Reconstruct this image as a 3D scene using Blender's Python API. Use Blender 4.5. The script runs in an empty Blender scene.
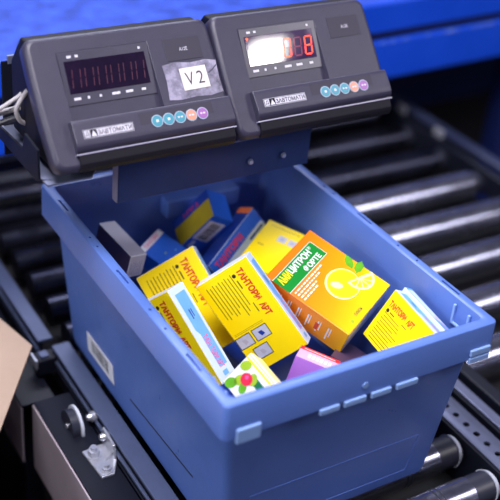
import bpy, bmesh, math, random
from mathutils import Matrix, Vector, Quaternion, Euler

SC = bpy.context.scene
COL = SC.collection
R = math.radians

# ------------------------------------------------------------------ camera
cam = bpy.data.cameras.new('camera')
camo = bpy.data.objects.new('camera', cam)
COL.objects.link(camo)
camo.location = (-0.6816, -1.0228, 1.0263)
camo.rotation_euler = (1.01624, -0.08249, -0.53375)
cam.sensor_width = 36.0
cam.lens = 36.0 * 1055.67 / 500.0
cam.clip_start = 0.01
cam.dof.use_dof = True
cam.dof.focus_distance = 1.40
cam.dof.aperture_fstop = 2.7
SC.camera = camo

# ------------------------------------------------------------------ world, lights, exposure
SC.view_settings.view_transform = 'Standard'
SC.view_settings.look = 'None'
SC.view_settings.gamma = 1.0
SC.view_settings.exposure = 0.22
SC.view_settings.use_curve_mapping = False
w = bpy.data.worlds.new('hall_ambient')
SC.world = w
w.use_nodes = True
bg = w.node_tree.nodes['Background']
bg.inputs[0].default_value = (0.48, 0.48, 0.78, 1)
bg.inputs[1].default_value = 0.13


def area(name, loc, target, sx, sy, power, col):
    l = bpy.data.lights.new(name, 'AREA')
    l.shape = 'RECTANGLE'
    l.size, l.size_y = sx, sy
    l.energy = power
    l.color = col
    o = bpy.data.objects.new(name, l)
    COL.objects.link(o)
    o.location = loc
    o.rotation_euler = (Vector(target) - Vector(loc)).to_track_quat('-Z', 'Y').to_euler()
    return o


area('ceiling_lamp_over', (-0.75, -0.55, 2.8), (0, 0, 0.25), 1.3, 0.9, 105, (1.0, 0.96, 1.0))
area('ceiling_lamp_back', (0.7, 2.1, 2.85), (0.2, 0.4, 0.1), 2.2, 0.7, 70, (0.86, 0.88, 1.0))
area('back_sheen_light', (0.4, 4.7, 2.3), (0.3, 0.8, 0.3), 4.0, 0.8, 14, (0.80, 0.86, 1.0))  # unseen light added to put sheen on the bench top
area('left_fill_light', (-3.2, -0.5, 1.55), (0, 0, 0.2), 1.6, 1.2, 45, (0.92, 0.95, 1.0))  # unseen fill added to brighten the left-facing sides
area('front_sheen_light', (3.2, -2.5, 2.85), (0.1, 0.1, 0.5), 0.7, 1.6, 45, (1.0, 0.95, 1.0))  # unseen light added for sheen on the display cases
area('ceiling_lamp_right', (2.012, -2.19, 2.6), (2.03, -2.19, 0.0), 0.18, 0.18, 7.0, (1.0, 0.95, 0.93))


# ------------------------------------------------------------------ materials
def srgb(r, g, b):
    f = lambda c: (c / 255) / 12.92 if c / 255 <= 0.04045 else (((c / 255) + 0.055) / 1.055) ** 2.4
    return (f(r), f(g), f(b), 1)


MATS = {}


def mat(name, rgb, rough=0.5, metal=0.0, var=0.0, scale=40, rvar=0.0, bump=0.0, bscale=200, emit=0, coat=0.0, stretch=None, spec=0.5):
    """principled material; var / rvar add noise to colour / roughness, bump adds fine grain"""
    if name in MATS:
        return MATS[name]
    m = bpy.data.materials.new(name)
    m.use_nodes = True
    nt = m.node_tree
    b = nt.nodes['Principled BSDF']
    c = srgb(*rgb)
    b.inputs['Base Color'].default_value = c
    b.inputs['Roughness'].default_value = rough
    b.inputs['Metallic'].default_value = metal
    b.inputs['Specular IOR Level'].default_value = spec
    if coat:
        b.inputs['Coat Weight'].default_value = coat
        b.inputs['Coat Roughness'].default_value = 0.12
    if emit:
        b.inputs['Emission Color'].default_value = c
        b.inputs['Emission Strength'].default_value = emit
    if var or rvar or bump:
        tc = nt.nodes.new('ShaderNodeTexCoord')
        mp = nt.nodes.new('ShaderNodeMapping')
        nt.links.new(tc.outputs['Object'], mp.inputs[0])
        if stretch:
            mp.inputs['Scale'].default_value = stretch
        if var or rvar:
            n = nt.nodes.new('ShaderNodeTexNoise')
            n.inputs['Scale'].default_value = scale
            n.inputs['Detail'].default_value = 6
            n.inputs['Roughness'].default_value = 0.65
            nt.links.new(mp.outputs[0], n.inputs['Vector'])
        if var:
            mx = nt.nodes.new('ShaderNodeMapRange')
            mx.inputs[1].default_value = 0.3
            mx.inputs[2].default_value = 0.7
            mx.inputs[3].default_value = 1 - var
            mx.inputs[4].default_value = 1 + var
            nt.links.new(n.outputs['Fac'], mx.inputs[0])
            vm = nt.nodes.new('ShaderNodeVectorMath')
            vm.operation = 'SCALE'
            vm.inputs[0].default_value = c[:3]
            nt.links.new(mx.outputs[0], vm.inputs['Scale'])
            nt.links.new(vm.outputs[0], b.inputs['Base Color'])
        if rvar:
            mr = nt.nodes.new('ShaderNodeMapRange')
            mr.inputs[1].default_value = 0.3
            mr.inputs[2].default_value = 0.7
            mr.inputs[3].default_value = max(0.03, rough - rvar)
            mr.inputs[4].default_value = min(1, rough + rvar)
            nt.links.new(n.outputs['Fac'], mr.inputs[0])
            nt.links.new(mr.outputs[0], b.inputs['Roughness'])
        if bump:
            n2 = nt.nodes.new('ShaderNodeTexNoise')
            n2.inputs['Scale'].default_value = bscale
            n2.inputs['Detail'].default_value = 3
            nt.links.new(mp.outputs[0], n2.inputs['Vector'])
            bp = nt.nodes.new('ShaderNodeBump')
            bp.inputs['Strength'].default_value = bump
            bp.inputs['Distance'].default_value = 0.001
            nt.links.new(n2.outputs['Fac'], bp.inputs['Height'])
            nt.links.new(bp.outputs[0], b.inputs['Normal'])
    MATS[name] = m
    return m


CRATE = mat('blue_crate_plastic', (84, 114, 188), 0.36, var=0.05, scale=14, rvar=0.1, bump=0.12, bscale=300)
CRATE_L = mat('pale_highlight_crate_plastic', (134, 166, 222), 0.42)  # paler crate blue for clips; on the grip ribs it paints highlights
DARK = mat('slot_shade', (20, 24, 44), 0.8)
CASE = mat('charcoal_case_plastic', (52, 50, 70), 0.36, var=0.06, scale=60, bump=0.35, bscale=900)
CASE_D = mat('dark_case_base', (17, 15, 26), 0.55, bump=0.25, bscale=900, spec=0.25)
PANEL = mat('panel_film', (62, 60, 76), 0.3, var=0.08, scale=90)
GLASS = mat('display_window', (26, 16, 38), 0.06, var=0.25, scale=50, spec=0.6)
GLASS_R = mat('display_window_lit', (46, 26, 66), 0.05, var=0.3, scale=60, spec=0.7)
SEG_ON = mat('digit_lit', (255, 70, 40), 0.5, emit=2.2)
SEG_OFF = mat('digit_dim', (120, 26, 62), 0.4, emit=0.25)
SEG_IDLE = mat('digit_unlit', (64, 18, 42), 0.4)
SILK = mat('silk_print', (200, 198, 214), 0.5)
CARD = mat('dark_card', (46, 43, 60), 0.5)
TAPE = mat('worn_tape', (128, 124, 146), 0.25, var=0.75, scale=38, rvar=0.1)
PAPER = mat('paper_sticker', (214, 208, 206), 0.6, var=0.06, scale=80)
INK = mat('pencil_ink', (66, 62, 82), 0.6)
SEAM = mat('seam_light', (148, 146, 170), 0.35)
TEAL = mat('key_teal', (66, 138, 158), 0.35)
ORNG = mat('key_salmon', (214, 140, 118), 0.35)
PURP = mat('key_purple', (146, 92, 160), 0.35)
KEYRIM = mat('key_rim', (150, 168, 190), 0.4)
WHITE = mat('print_white', (236, 236, 240), 0.5)
BLACK = mat('print_black', (30, 26, 26), 0.6)
MOUNT = mat('painted_mount_steel', (40, 60, 112), 0.5, spec=0.3, var=0.08, scale=25)
MOUNT_L = mat('bare_mount_steel', (132, 138, 168), 0.35, metal=0.6)
ZINC = mat('zinc_plated', (196, 198, 210), 0.3, metal=0.7, var=0.12, scale=90)
BENCH = mat('blue_bench_paint', (10, 72, 210), 0.4, var=0.06, scale=8, rvar=0.08)
BENCH_T = mat('blue_bench_top', (46, 76, 184), 0.5, var=0.5, scale=26, rvar=0.14, bump=0.5, bscale=90, spec=0.25)
BENCH_W = mat('bench_worn_edge', (140, 165, 225), 0.5)
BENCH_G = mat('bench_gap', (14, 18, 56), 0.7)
NAVY = mat('navy_paint', (20, 32, 84), 0.45)
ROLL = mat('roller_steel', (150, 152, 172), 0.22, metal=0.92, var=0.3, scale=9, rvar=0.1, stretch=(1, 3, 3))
ROLL_D = mat('shaded_roller_steel', (46, 48, 64), 0.3, metal=0.85, var=0.7, scale=7, rvar=0.12, stretch=(1, 3, 3))  # darker copy of the roller steel for rollers the light misses
SLEEVE = mat('roller_sleeve', (40, 42, 56), 0.4)
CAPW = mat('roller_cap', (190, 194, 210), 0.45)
RAIL = mat('rail_paint', (76, 86, 116), 0.42, metal=0.3, var=0.08, scale=20)
RAIL_D = mat('dark_rail', (17, 20, 33), 0.5, var=0.15, scale=20, spec=0.25)
RAIL_P = mat('perforated_rail_steel', (112, 118, 146), 0.36, metal=0.6, var=0.08, scale=30)
BED = mat('roller_gap_shade', (12, 12, 18), 0.7)  # near-black that stands for the shade between rollers
SIDEG = mat('side_panel_grey', (168, 156, 168), 0.55, var=0.06, scale=20)
CARDB = mat('cardboard', (160, 138, 122), 0.85, var=0.05, scale=30, bump=0.1, bscale=150)
CARDB_E = mat('cardboard_edge', (138, 112, 98), 0.9, var=0.3, scale=160)
FLOOR = mat('dark_concrete', (24, 24, 30), 0.8, var=0.2, scale=6)
CABLE_L = mat('cable_light', (168, 164, 170), 0.45)
CABLE_D = mat('cable_dark', (40, 40, 52), 0.5)
YEL = mat('carton_yellow', (252, 222, 0), 0.45, var=0.02, scale=20, spec=0.3)
YEL_D = mat('carton_yellow_shade_ink', (226, 190, 10), 0.4)
RED = mat('print_red', (206, 62, 30), 0.45)
REDB = mat('print_bright_red', (222, 34, 52), 0.4)
PICT = mat('print_pictogram', (188, 192, 210), 0.4, var=0.1, scale=160)
SKYB = mat('carton_sky_blue', (104, 168, 232), 0.35, var=0.1, scale=30)
PALEB = mat('carton_pale_blue', (196, 214, 242), 0.36)
CWHITE = mat('carton_white', (226, 228, 238), 0.4)
CBLUE = mat('carton_blue', (24, 92, 208), 0.36, var=0.1, scale=30)
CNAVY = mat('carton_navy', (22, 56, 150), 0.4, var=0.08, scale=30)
OLIVE = mat('carton_gold', (168, 146, 20), 0.42, var=0.1, scale=30)
PINK = mat('print_magenta', (226, 84, 150), 0.4)
ORANGE2 = mat('carton_flap_orange', (240, 116, 40), 0.4)
GREEN = mat('print_green', (10, 132, 44), 0.38)
GREEN_D = mat('print_dark_green', (12, 104, 62), 0.4)
LIME = mat('print_lime', (150, 186, 40), 0.4, var=0.1, scale=60)
LEMON = mat('print_lemon', (252, 226, 24), 0.35, var=0.05, scale=60)
LEMON_L = mat('print_lemon_light', (254, 244, 170), 0.35)
LEAFM = mat('print_leaf', (96, 168, 30), 0.4, var=0.2, scale=90)
VIOLET = mat('carton_violet', (164, 104, 200), 0.38, var=0.05, scale=30)
LILAC = mat('carton_lilac', (214, 176, 226), 0.4, var=0.08, scale=60)
GREYC = mat('carton_grey', (172, 170, 190), 0.45, var=0.05, scale=40)
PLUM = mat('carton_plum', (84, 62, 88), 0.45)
BERRY = mat('print_berry', (214, 40, 70), 0.35, var=0.25, scale=260)
BARCODE_G = mat('barcode_paper', (222, 222, 232), 0.5)


def grad_orange():
    """orange sachet carton: print that runs from deep orange to yellow along the box"""
    m = bpy.data.materials.new('carton_orange_print')
    m.use_nodes = True
    nt = m.node_tree
    b = nt.nodes['Principled BSDF']
    b.inputs['Roughness'].default_value = 0.34
    tc = nt.nodes.new('ShaderNodeTexCoord')
    sp = nt.nodes.new('ShaderNodeSeparateXYZ')
    nt.links.new(tc.outputs['Object'], sp.inputs[0])
    ma = nt.nodes.new('ShaderNodeMath')
    ma.operation = 'MULTIPLY_ADD'
    ma.inputs[1].default_value = -0.35
    nt.links.new(sp.outputs['X'], ma.inputs[0])
    nt.links.new(sp.outputs['Y'], ma.inputs[2])
    mr = nt.nodes.new('ShaderNodeMapRange')
    mr.inputs[1].default_value = 0.05
    mr.inputs[2].default_value = -0.085
    nt.links.new(ma.outputs[0], mr.inputs[0])
    cr = nt.nodes.new('ShaderNodeValToRGB')
    cr.color_ramp.elements[0].color = srgb(244, 118, 12)
    cr.color_ramp.elements[1].color = srgb(252, 220, 6)
    e = cr.color_ramp.elements.new(0.5)
    e.color = srgb(250, 158, 6)
    nt.links.new(mr.outputs[0], cr.inputs[0])
    nt.links.new(cr.outputs[0], b.inputs['Base Color'])
    return m


ORANGE = grad_orange()
I4 = Matrix.Identity(4)
T = Matrix.Translation


# ------------------------------------------------------------------ mesh builder
class MB:
    def __init__(self):
        self.v, self.f, self.mi, self.sm, self.mats = [], [], [], [], []

    def midx(self, m):
        if m not in self.mats:
            self.mats.append(m)
        return self.mats.index(m)

    def add(self, verts, faces, m, M=I4, smooth=False):
        o = len(self.v)
        k = self.midx(m)
        self.v += [tuple(M @ Vector(p)) for p in verts]
        for f in faces:
            self.f.append(tuple(i + o for i in f))
            self.mi.append(k)
            self.sm.append(smooth)
        return self

    def add_bm(self, bm, m, M=I4, smooth=False):
        bm.verts.index_update()
        self.add([v.co.copy() for v in bm.verts], [[v.index for v in f.verts] for f in bm.faces], m, M, smooth)
        bm.free()
        return self

    def box(self, c, s, m, bev=0.0, M=I4, seg=2):
        bm = bmesh.new()
        bmesh.ops.create_cube(bm, size=1)
        for v in bm.verts:
            v.co = Vector((v.co.x * s[0], v.co.y * s[1], v.co.z * s[2]))
        if bev > 0:
            bmesh.ops.bevel(bm, geom=bm.edges[:], offset=min(bev, min(s) * 0.45), segments=seg, profile=0.5, affect='EDGES')
        return self.add_bm(bm, m, M @ T(Vector(c)))

    def prism(self, poly, a, b, m, M=I4, bev=0.0, seg=2):
        """polygon (x, y) extruded from z=a to z=b"""
        bm = bmesh.new()
        lo = [bm.verts.new((x, y, a)) for x, y in poly]
        hi = [bm.verts.new((x, y, b)) for x, y in poly]
        n = len(poly)
        bm.faces.new(lo[::-1])
        bm.faces.new(hi)
        for i in range(n):
            bm.faces.new((lo[i], lo[(i + 1) % n], hi[(i + 1) % n], hi[i]))
        bmesh.ops.recalc_face_normals(bm, faces=bm.faces[:])
        if bev:
            bmesh.ops.bevel(bm, geom=bm.edges[:], offset=bev, segments=seg, profile=0.5, affect='EDGES')
        return self.add_bm(bm, m, M)

    def cyl(self, p, q, r, m, n=24, M=I4, r2=None, caps=True):
        p, q = Vector(p), Vector(q)
        r2 = r if r2 is None else r2
        d = (q - p).normalized()
        u = d.orthogonal().normalized()
        w_ = d.cross(u)
        vs = []
        for c, rr in ((p, r), (q, r2)):
            for i in range(n):
                a = 2 * math.pi * i / n
                vs.append(c + (u * math.cos(a) + w_ * math.sin(a)) * rr)
        self.add(vs, [(i, (i + 1) % n, n + (i + 1) % n, n + i) for i in range(n)], m, M, True)
        if caps:
            self.add(vs, [tuple(range(n))[::-1], tuple(range(n, 2 * n))], m, M)
        return self

    def tube(self, pts, r, m, n=10, M=I4):
        pts = [Vector(p) for p in pts]
        # Catmull-Rom resample
        P = []
        for i in range(len(pts) - 1):
            p0, p1, p2, p3 = pts[max(i - 1, 0)], pts[i], pts[i + 1], pts[min(i + 2, len(pts) - 1)]
            for k in range(8):
                t = k / 8
                P.append(0.5 * ((2 * p1) + (p2 - p0) * t + (2 * p0 - 5 * p1 + 4 * p2 - p3) * t * t + (3 * p1 - p0 - 3 * p2 + p3) * t ** 3))
        P.append(pts[-1])
        vs, up = [], None
        for i, c in enumerate(P):
            d = (P[min(i + 1, len(P) - 1)] - P[max(i - 1, 0)]).normalized()
            up = d.orthogonal().normalized() if up is None else (up - d * up.dot(d)).normalized()
            s = d.cross(up)
            for k in range(n):
                a = 2 * math.pi * k / n
                vs.append(c + (up * math.cos(a) + s * math.sin(a)) * r)
        fs = []
        for i in range(len(P) - 1):
            for k in range(n):
                fs.append((i * n + k, i * n + (k + 1) % n, (i + 1) * n + (k + 1) % n, (i + 1) * n + k))
        self.add(vs, fs, m, M, True)
        L = (len(P) - 1) * n
        self.add(vs, [tuple(range(n))[::-1], tuple(range(L, L + n))], m, M)
        return self

    def ring(self, c, axis, r0, r1, t, m, n=32, M=I4, a0=0, a1=2 * math.pi):
        """flat annulus (or arc) of thickness t about an axis"""
        c, d = Vector(c), Vector(axis).normalized()
        u = d.orthogonal().normalized()
        w_ = d.cross(u)
        full = abs(a1 - a0 - 2 * math.pi) < 1e-6
        k = n if full else n + 1
        vs = []
        for i in range(k):
            a = a0 + (a1 - a0) * i / n
            e = u * math.cos(a) + w_ * math.sin(a)
            for rr, h in ((r0, 0), (r1, 0), (r1, t), (r0, t)):
                vs.append(c + e * rr + d * h)
        fs = []
        for i in range(n):
            j = (i + 1) % k
            for s in range(4):
                fs.append((i * 4 + s, j * 4 + s, j * 4 + (s + 1) % 4, i * 4 + (s + 1) % 4))
        if not full:
            fs += [(0, 1, 2, 3), tuple((k - 1) * 4 + s for s in (3, 2, 1, 0))]
        return self.add(vs, fs, m, M)

    def poly(self, pts, m, z=0.0, M=I4):
        """flat printed shape in the local x-y plane"""
        return self.add([(x, y, z) for x, y in pts], [tuple(range(len(pts)))], m, M)

    def rect(self, x0, y0, x1, y1, m, z=0.0, M=I4):
        return self.poly([(x0, y0), (x1, y0), (x1, y1), (x0, y1)], m, z, M)

    def disc(self, x, y, r, m, z=0.0, M=I4, n=28, ry=None, rot=0):
        ry = ry or r
        cr, sr = math.cos(rot), math.sin(rot)
        pts = []
        for i in range(n):
            a = 2 * math.pi * i / n
            px, py = r * math.cos(a), ry * math.sin(a)
            pts.append((x + px * cr - py * sr, y + px * sr + py * cr))
        return self.poly(pts, m, z, M)

    def text(self, s, x, y, wd, ht, m, z=0.0, M=I4, shear=0.0, bold=0.0):
        """letters fitted into the rectangle x..x+wd, y..y+ht"""
        c = bpy.data.curves.new('lettering', 'FONT')
        c.body = s
        c.offset = bold
        c.shear = shear
        c.resolution_u = 3
        o = bpy.data.objects.new('lettering', c)
        COL.objects.link(o)
        bpy.context.view_layer.update()
        me = bpy.data.meshes.new_from_object(o.evaluated_get(bpy.context.evaluated_depsgraph_get()))
        xs = [v.co.x for v in me.vertices]
        ys = [v.co.y for v in me.vertices]
        x0, x1, y0, y1 = min(xs), max(xs), min(ys), max(ys)
        vs = [(x + (v.co.x - x0) / (x1 - x0) * wd, y + (v.co.y - y0) / (y1 - y0) * ht, z) for v in me.vertices]
        self.add(vs, [tuple(p.vertices) for p in me.polygons], m, M)
        bpy.data.objects.remove(o)
        bpy.data.curves.remove(c)
        bpy.data.meshes.remove(me)
        return self

    def build(self, name, parent=None, loc=None):
        me = bpy.data.meshes.new(name)
        me.from_pydata(self.v, [], self.f)
        for m in self.mats:
            me.materials.append(m)
        me.polygons.foreach_set('material_index', self.mi)
        me.polygons.foreach_set('use_smooth', self.sm)
        me.update()
        if any(self.sm):
            me.set_sharp_from_angle(angle=R(35))
        o = bpy.data.objects.new(name, me)
        COL.objects.link(o)
        if parent:
            o.parent = parent
        if loc:
            o.location = loc
        return o


def tag(o, label, cat, group=None, kind=None):
    if label:
        o['label'] = label
    if cat:
        o['category'] = cat
    if group:
        o['group'] = group
    if kind:
        o['kind'] = kind
    return o


def empty(name, label, cat, loc=(0, 0, 0), rotz=0.0, group=None):
    o = bpy.data.objects.new(name, None)
    o.empty_display_size = 0.05
    COL.objects.link(o)
    o.location = loc
    o.rotation_euler = (0, 0, rotz)
    return tag(o, label, cat, group)


def boolean_cut(o, cutter):
    """cut the builder's shape out of o and keep one plain mesh"""
    c = cutter.build('cutter')
    md = o.modifiers.new('cut', 'BOOLEAN')
    md.operation = 'DIFFERENCE'
    md.solver = 'EXACT'
    md.object = c
    bpy.context.view_layer.update()
    me = bpy.data.meshes.new_from_object(o.evaluated_get(bpy.context.evaluated_depsgraph_get()))
    o.modifiers.clear()
    old = o.data
    o.data = me
    me.name = o.name
    me.set_sharp_from_angle(angle=R(35))
    bpy.data.meshes.remove(old)
    cm = c.data
    bpy.data.objects.remove(c)
    bpy.data.meshes.remove(cm)


def rrect(hx, hy, r, n=6):
    """rounded rectangle outline, counter-clockwise"""
    pts = []
    for cx, cy, a0 in ((hx - r, hy - r, 0), (-hx + r, hy - r, 90), (-hx + r, -hy + r, 180), (hx - r, -hy + r, 270)):
        for i in range(n + 1):
            a = R(a0 + 90 * i / n)
            pts.append((cx + r * math.cos(a), cy + r * math.sin(a)))
    return pts


def loft(mb, rings, m, close=False, cap0=False, cap1=False, M=I4, smooth=True):
    n = len(rings[0])
    vs = [p for r in rings for p in r]
    fs = []
    k = len(rings)
    for j in range(k if close else k - 1):
        a, b = j * n, ((j + 1) % k) * n
        for i in range(n):
            fs.append((a + i, a + (i + 1) % n, b + (i + 1) % n, b + i))
    mb.add(vs, fs, m, M, smooth)
    if cap0:
        mb.add(rings[0], [tuple(range(n))[::-1]], m, M)
    if cap1:
        mb.add(rings[-1], [tuple(range(n))], m, M)


# ================================================================== SETTING
floor_z = -0.46
mb = MB()
mb.box((0.3, 0.5, floor_z - 0.05), (8.2, 9.2, 0.1), FLOOR)
tag(mb.build('floor'), None, None, kind='structure')

hall = mat('hall_wall_paint', (120, 122, 140), 0.8, var=0.06, scale=3)
for nm, c_, s_ in (('wall_back', (0.3, 5.05, 1.24), (8.2, 0.1, 3.4)), ('wall_front', (0.3, -4.05, 1.24), (8.2, 0.1, 3.4)), ('wall_left', (-3.75, 0.5, 1.24), (0.1, 9, 3.4)), ('wall_right', (4.35, 0.5, 1.24), (0.1, 9, 3.4))):
    mb = MB()
    mb.box(c_, s_, hall)
    tag(mb.build(nm), None, None, kind='structure')

# ================================================================== BLUE BENCH behind the scales
YAWB = R(3.4)
bench = empty('packing_bench', 'bright blue painted steel bench behind the two black scale displays', 'bench', (-0.15, 0.606, floor_z), YAWB)
BZ = -floor_z
mb = MB()
mb.box((0.95, 0.47, BZ + 0.285), (3.3, 0.92, 0.036), BENCH_T, 0.004)
mb.build('bench_top', bench)
mb = MB()
mb.box((0.95, 0.006, BZ + 0.294), (3.3, 0.012, 0.066), BENCH, 0.003)
mb.build('top_lip', bench)
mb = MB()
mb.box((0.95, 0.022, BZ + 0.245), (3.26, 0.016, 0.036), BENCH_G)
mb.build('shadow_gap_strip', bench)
mb = MB()
mb.box((0.95, 0.03, BZ + 0.195), (3.28, 0.06, 0.09), BENCH, 0.004)
rng = random.Random(4)
for k in range(16):
    x = 0.80 + rng.random() * 0.42
    mb.rect(x, -0.0004, x + 0.004 + rng.random() * 0.016, 0.002 + rng.random() * 0.003, BENCH_W, 0, T((0, 0.0, 0)) @ T((0, -0.0002, BZ + 0.236)) @ Matrix.Rotation(R(90), 4, 'X'))
mb.build('front_beam', bench)
for x, y in ((1.44, 0.09), (2.5, 0.09), (2.5, 0.86), (-0.62, 0.09), (-0.62, 0.86)):
    mb = MB()
    mb.box((x, y, (BZ + 0.16) / 2), (0.10, 0.06, BZ + 0.16), NAVY, 0.004)
    mb.build('leg', bench)

mb = MB()
mb.box((0.95, 0.88, (BZ + 0.2) / 2), (3.2, 0.02, BZ + 0.2), NAVY)  # dark sheet added to stand for the shade under the bench
mb.build('underbench_shade_panel', bench)

# ================================================================== CONVEYOR under the crate
conv = empty('roller_conveyor', 'steel roller conveyor running under the blue crate', 'conveyor', (0, 0, 0))
ROLL_R = 0.025
ys = [-0.2865 + 0.0815 * k for k in range(-1, 17)]
for k, y in enumerate(ys):
    mb = MB()
    body = ROLL if y < -0.19 or y > 0.74 else ROLL_D  # lit and shaded rollers are told apart by steel colour
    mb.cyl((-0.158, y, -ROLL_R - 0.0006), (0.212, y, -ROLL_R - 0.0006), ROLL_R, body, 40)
    for gx in (0.150, 0.158):
        mb.ring((gx, y, -ROLL_R - 0.0006), (1, 0, 0), ROLL_R - 0.002, ROLL_R + 0.0006, 0.002, SLEEVE, 40)
    r = mb.build('roller', conv)
    mb = MB()
    mb.cyl((0.212, y, -ROLL_R - 0.0006), (0.247, y, -ROLL_R - 0.0006), ROLL_R - 0.0012, SLEEVE, 40)
    mb.build('roller_sleeve', r)
    mb = MB()
    mb.cyl((0.247, y, -ROLL_R - 0.0006), (0.2545, y, -ROLL_R - 0.0006), ROLL_R + 0.0005, CAPW, 40, r2=ROLL_R - 0.003)
    mb.cyl((0.2545, y, -ROLL_R - 0.0006), (0.2625, y, -ROLL_R - 0.0006), 0.006, SLEEVE, 12)
    mb.build('end_cap', r)
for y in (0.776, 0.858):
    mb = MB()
    mb.box((0.03, y + 0.012, 0.006), (0.36, 0.022, 0.006), CAPW, 0.001)  # pale bars added to imitate bright reflections on the far rollers
    mb.build('reflection_bar', conv)
# perforated inner rail on the right of the belt line
mb = MB()
mb.box((0.288, 0.35, -0.0015), (0.042, 1.5, 0.003), RAIL_P, 0.0006)
flange = mb.build('perforated_flange', conv)
cut = MB()
for k in range(58):
    cut.cyl((0.287, -0.38 + 0.0237 * k, -0.02), (0.287, -0.38 + 0.0237 * k, 0.02), 0.0052, RAIL_P, 18)
boolean_cut(flange, cut)
mb = MB()
mb.box((0.2645, 0.35, -0.045), (0.004, 1.5, 0.084), RAIL_D)
mb.box((0.322, 0.35, -0.045), (0.004, 1.5, 0.090), RAIL_D)
mb.build('rail_web', conv)
mb = MB()
mb.box((0.336, 0.35, 0.0), (0.018, 1.5, 0.004), RAIL_P, 0.001)
mb.build('rail_lip', conv)
# left rails: two lengths with a gap between their ends
for y0, y1, x0, x1, zt in ((-0.42, 0.243, -0.200, -0.171, 0.0), (0.262, 1.06, -0.215, -0.190, 0.0)):
    mb = MB()
    mb.box(((x0 + x1) / 2, (y0 + y1) / 2, zt - 0.0025), (x1 - x0, y1 - y0, 0.005), RAIL, 0.0012)
    mb.box((x0 + 0.006, (y0 + y1) / 2, zt - 0.034), (0.004, y1 - y0 - 0.004, 0.058), RAIL_D)
    mb.box((x0 + 0.001, (y0 + y1) / 2, zt - 0.020), (0.005, y1 - y0 - 0.004, 0.005), RAIL, 0.001)
    mb.box((x0 + 0.001, (y0 + y1) / 2, zt - 0.032), (0.005, y1 - y0 - 0.004, 0.004), RAIL_D, 0.001)
    mb.build('side_rail', conv)
mb = MB()
mb.box((0.06, 0.35, -0.085), (0.49, 1.5, 0.006), BED)  # dark pan added so the gaps between rollers stay black
mb.build('shade_pan', conv)
for x in (-0.155, 0.275):
    for y in (-0.3, 0.95):
        mb = MB()
        mb.box((x, y, (floor_z - 0.086) / 2), (0.05, 0.05, -floor_z - 0.086), RAIL_D, 0.003)
        mb.build('leg', conv)

# ================================================================== NEIGHBOUR conveyor on the right
conv2 = empty('roller_conveyor', 'second roller conveyor beyond the right side of the blue crate, blurred', 'conveyor', (0.36, 0, 0))
for y in [-0.293 + 0.1245 * k for k in range(0, 11)]:
    mb = MB()
    mb.cyl((0.04, y, -0.031), (0.49, y, -0.031), 0.031, ROLL if y < 0.5 else ROLL_D, 48)  # far rollers get the shaded steel colour
    r = mb.build('roller', conv2)
    mb = MB()
    mb.cyl((0.49, y, -0.031), (0.515, y, -0.031), 0.024, SLEEVE, 28)
    mb.build('roller_sleeve', r)
for x, wd in ((0.012, 0.024), (0.525, 0.02)):
    mb = MB()
    mb.box((x, 0.35, -0.02), (wd, 1.5, 0.05), RAIL_D, 0.003)
    mb.build('side_rail', conv2)
mb = MB()
mb.box((0.555, 0.35, 0.012), (0.03, 1.5, 0.012), mat('guide_paint', (40, 46, 72), 0.45), 0.003)
mb.build('guide_rail', conv2)
for y in (0.62, 0.76, 0.92):
    mb = MB()
    mb.box((0.535, y, 0.012), (0.012, 0.03, 0.02), ZINC, 0.003)
    mb.build('guide_clamp', conv2)
mb = MB()
mb.box((0.27, 0.35, -0.085), (0.54, 1.5, 0.006), BED)  # same added dark sheet under these rollers
mb.build('shade_pan', conv2)
for x in (0.012, 0.525):
    for y in (-0.3, 0.95):
        mb = MB()
        mb.box((x, y, (floor_z - 0.045) / 2), (0.04, 0.05, -floor_z - 0.045), RAIL_D, 0.003)
        mb.build('leg', conv2)

# ================================================================== side channel with the zinc bracket, left of the conveyor
chan = empty('drive_channel', 'dark steel channel with pale grey side along the left rail', 'conveyor part', (-0.23, 0, -0.03))
mb = MB()
mb.box((-0.003, -0.13, -0.002), (0.058, 0.58, 0.004), RAIL_D, 0.001)
top = mb.build('channel_top', chan)
cut = MB()
for y in (-0.115, -0.16, 0.10, 0.02, -0.21):
    cut.cyl((0.004, y, -0.02), (0.004, y, 0.02), 0.0055, RAIL_D, 18)
boolean_cut(top, cut)
mb = MB()
mb.box((-0.0325, -0.13, -0.067), (0.003, 0.58, 0.125), SIDEG, 0.001)
mb.build('side_panel', chan)
mb = MB()
mb.box((0.026, -0.13, -0.067), (0.003, 0.58, 0.125), RAIL_D)
mb.build('inner_panel', chan)
for y in (0.10, -0.36):
    mb = MB()
    mb.box((0, y, (floor_z + 0.03 - 0.13) / 2 ), (0.04, 0.04, 0.30), RAIL_D)
    mb.build('leg', chan)

chan2 = empty('drive_channel', 'shorter dark channel under the cardboard box, past the first channel', 'conveyor part', (-0.24, 0.36, -0.045))
mb = MB()
mb.box((-0.008, 0, -0.002), (0.054, 0.37, 0.004), RAIL_D, 0.001)
mb.build('channel_top', chan2)
mb = MB()
mb.box((-0.035, 0, -0.06), (0.003, 0.37, 0.11), SIDEG, 0.001)
mb.build('side_panel', chan2)
for y in (-0.12, 0.15):
    mb = MB()
    mb.box((0, y, (floor_z + 0.045) / 2), (0.03, 0.03, -floor_z - 0.05), RAIL_D)
    mb.build('leg', chan2)

# small sensor between the channels
sens = empty('sensor', 'small pale metal sensor with clips between the rail ends', 'sensor', (-0.212, 0.236, -0.03))
mb = MB()
mb.box((0, 0, 0.006), (0.036, 0.026, 0.03), RAIL_D, 0.003)
mb.build('sensor_body', sens)
mb = MB()
mb.box((-0.004, 0.0, 0.0225), (0.014, 0.016, 0.004), RAIL, 0.001)
mb.build('sensor_face', sens)
for x in (-0.0195, 0.0165):
    mb = MB()
    mb.box((x, 0.0, 0.014), (0.004, 0.026, 0.016), ZINC, 0.001)
    mb.build('clip', sens)

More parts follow.
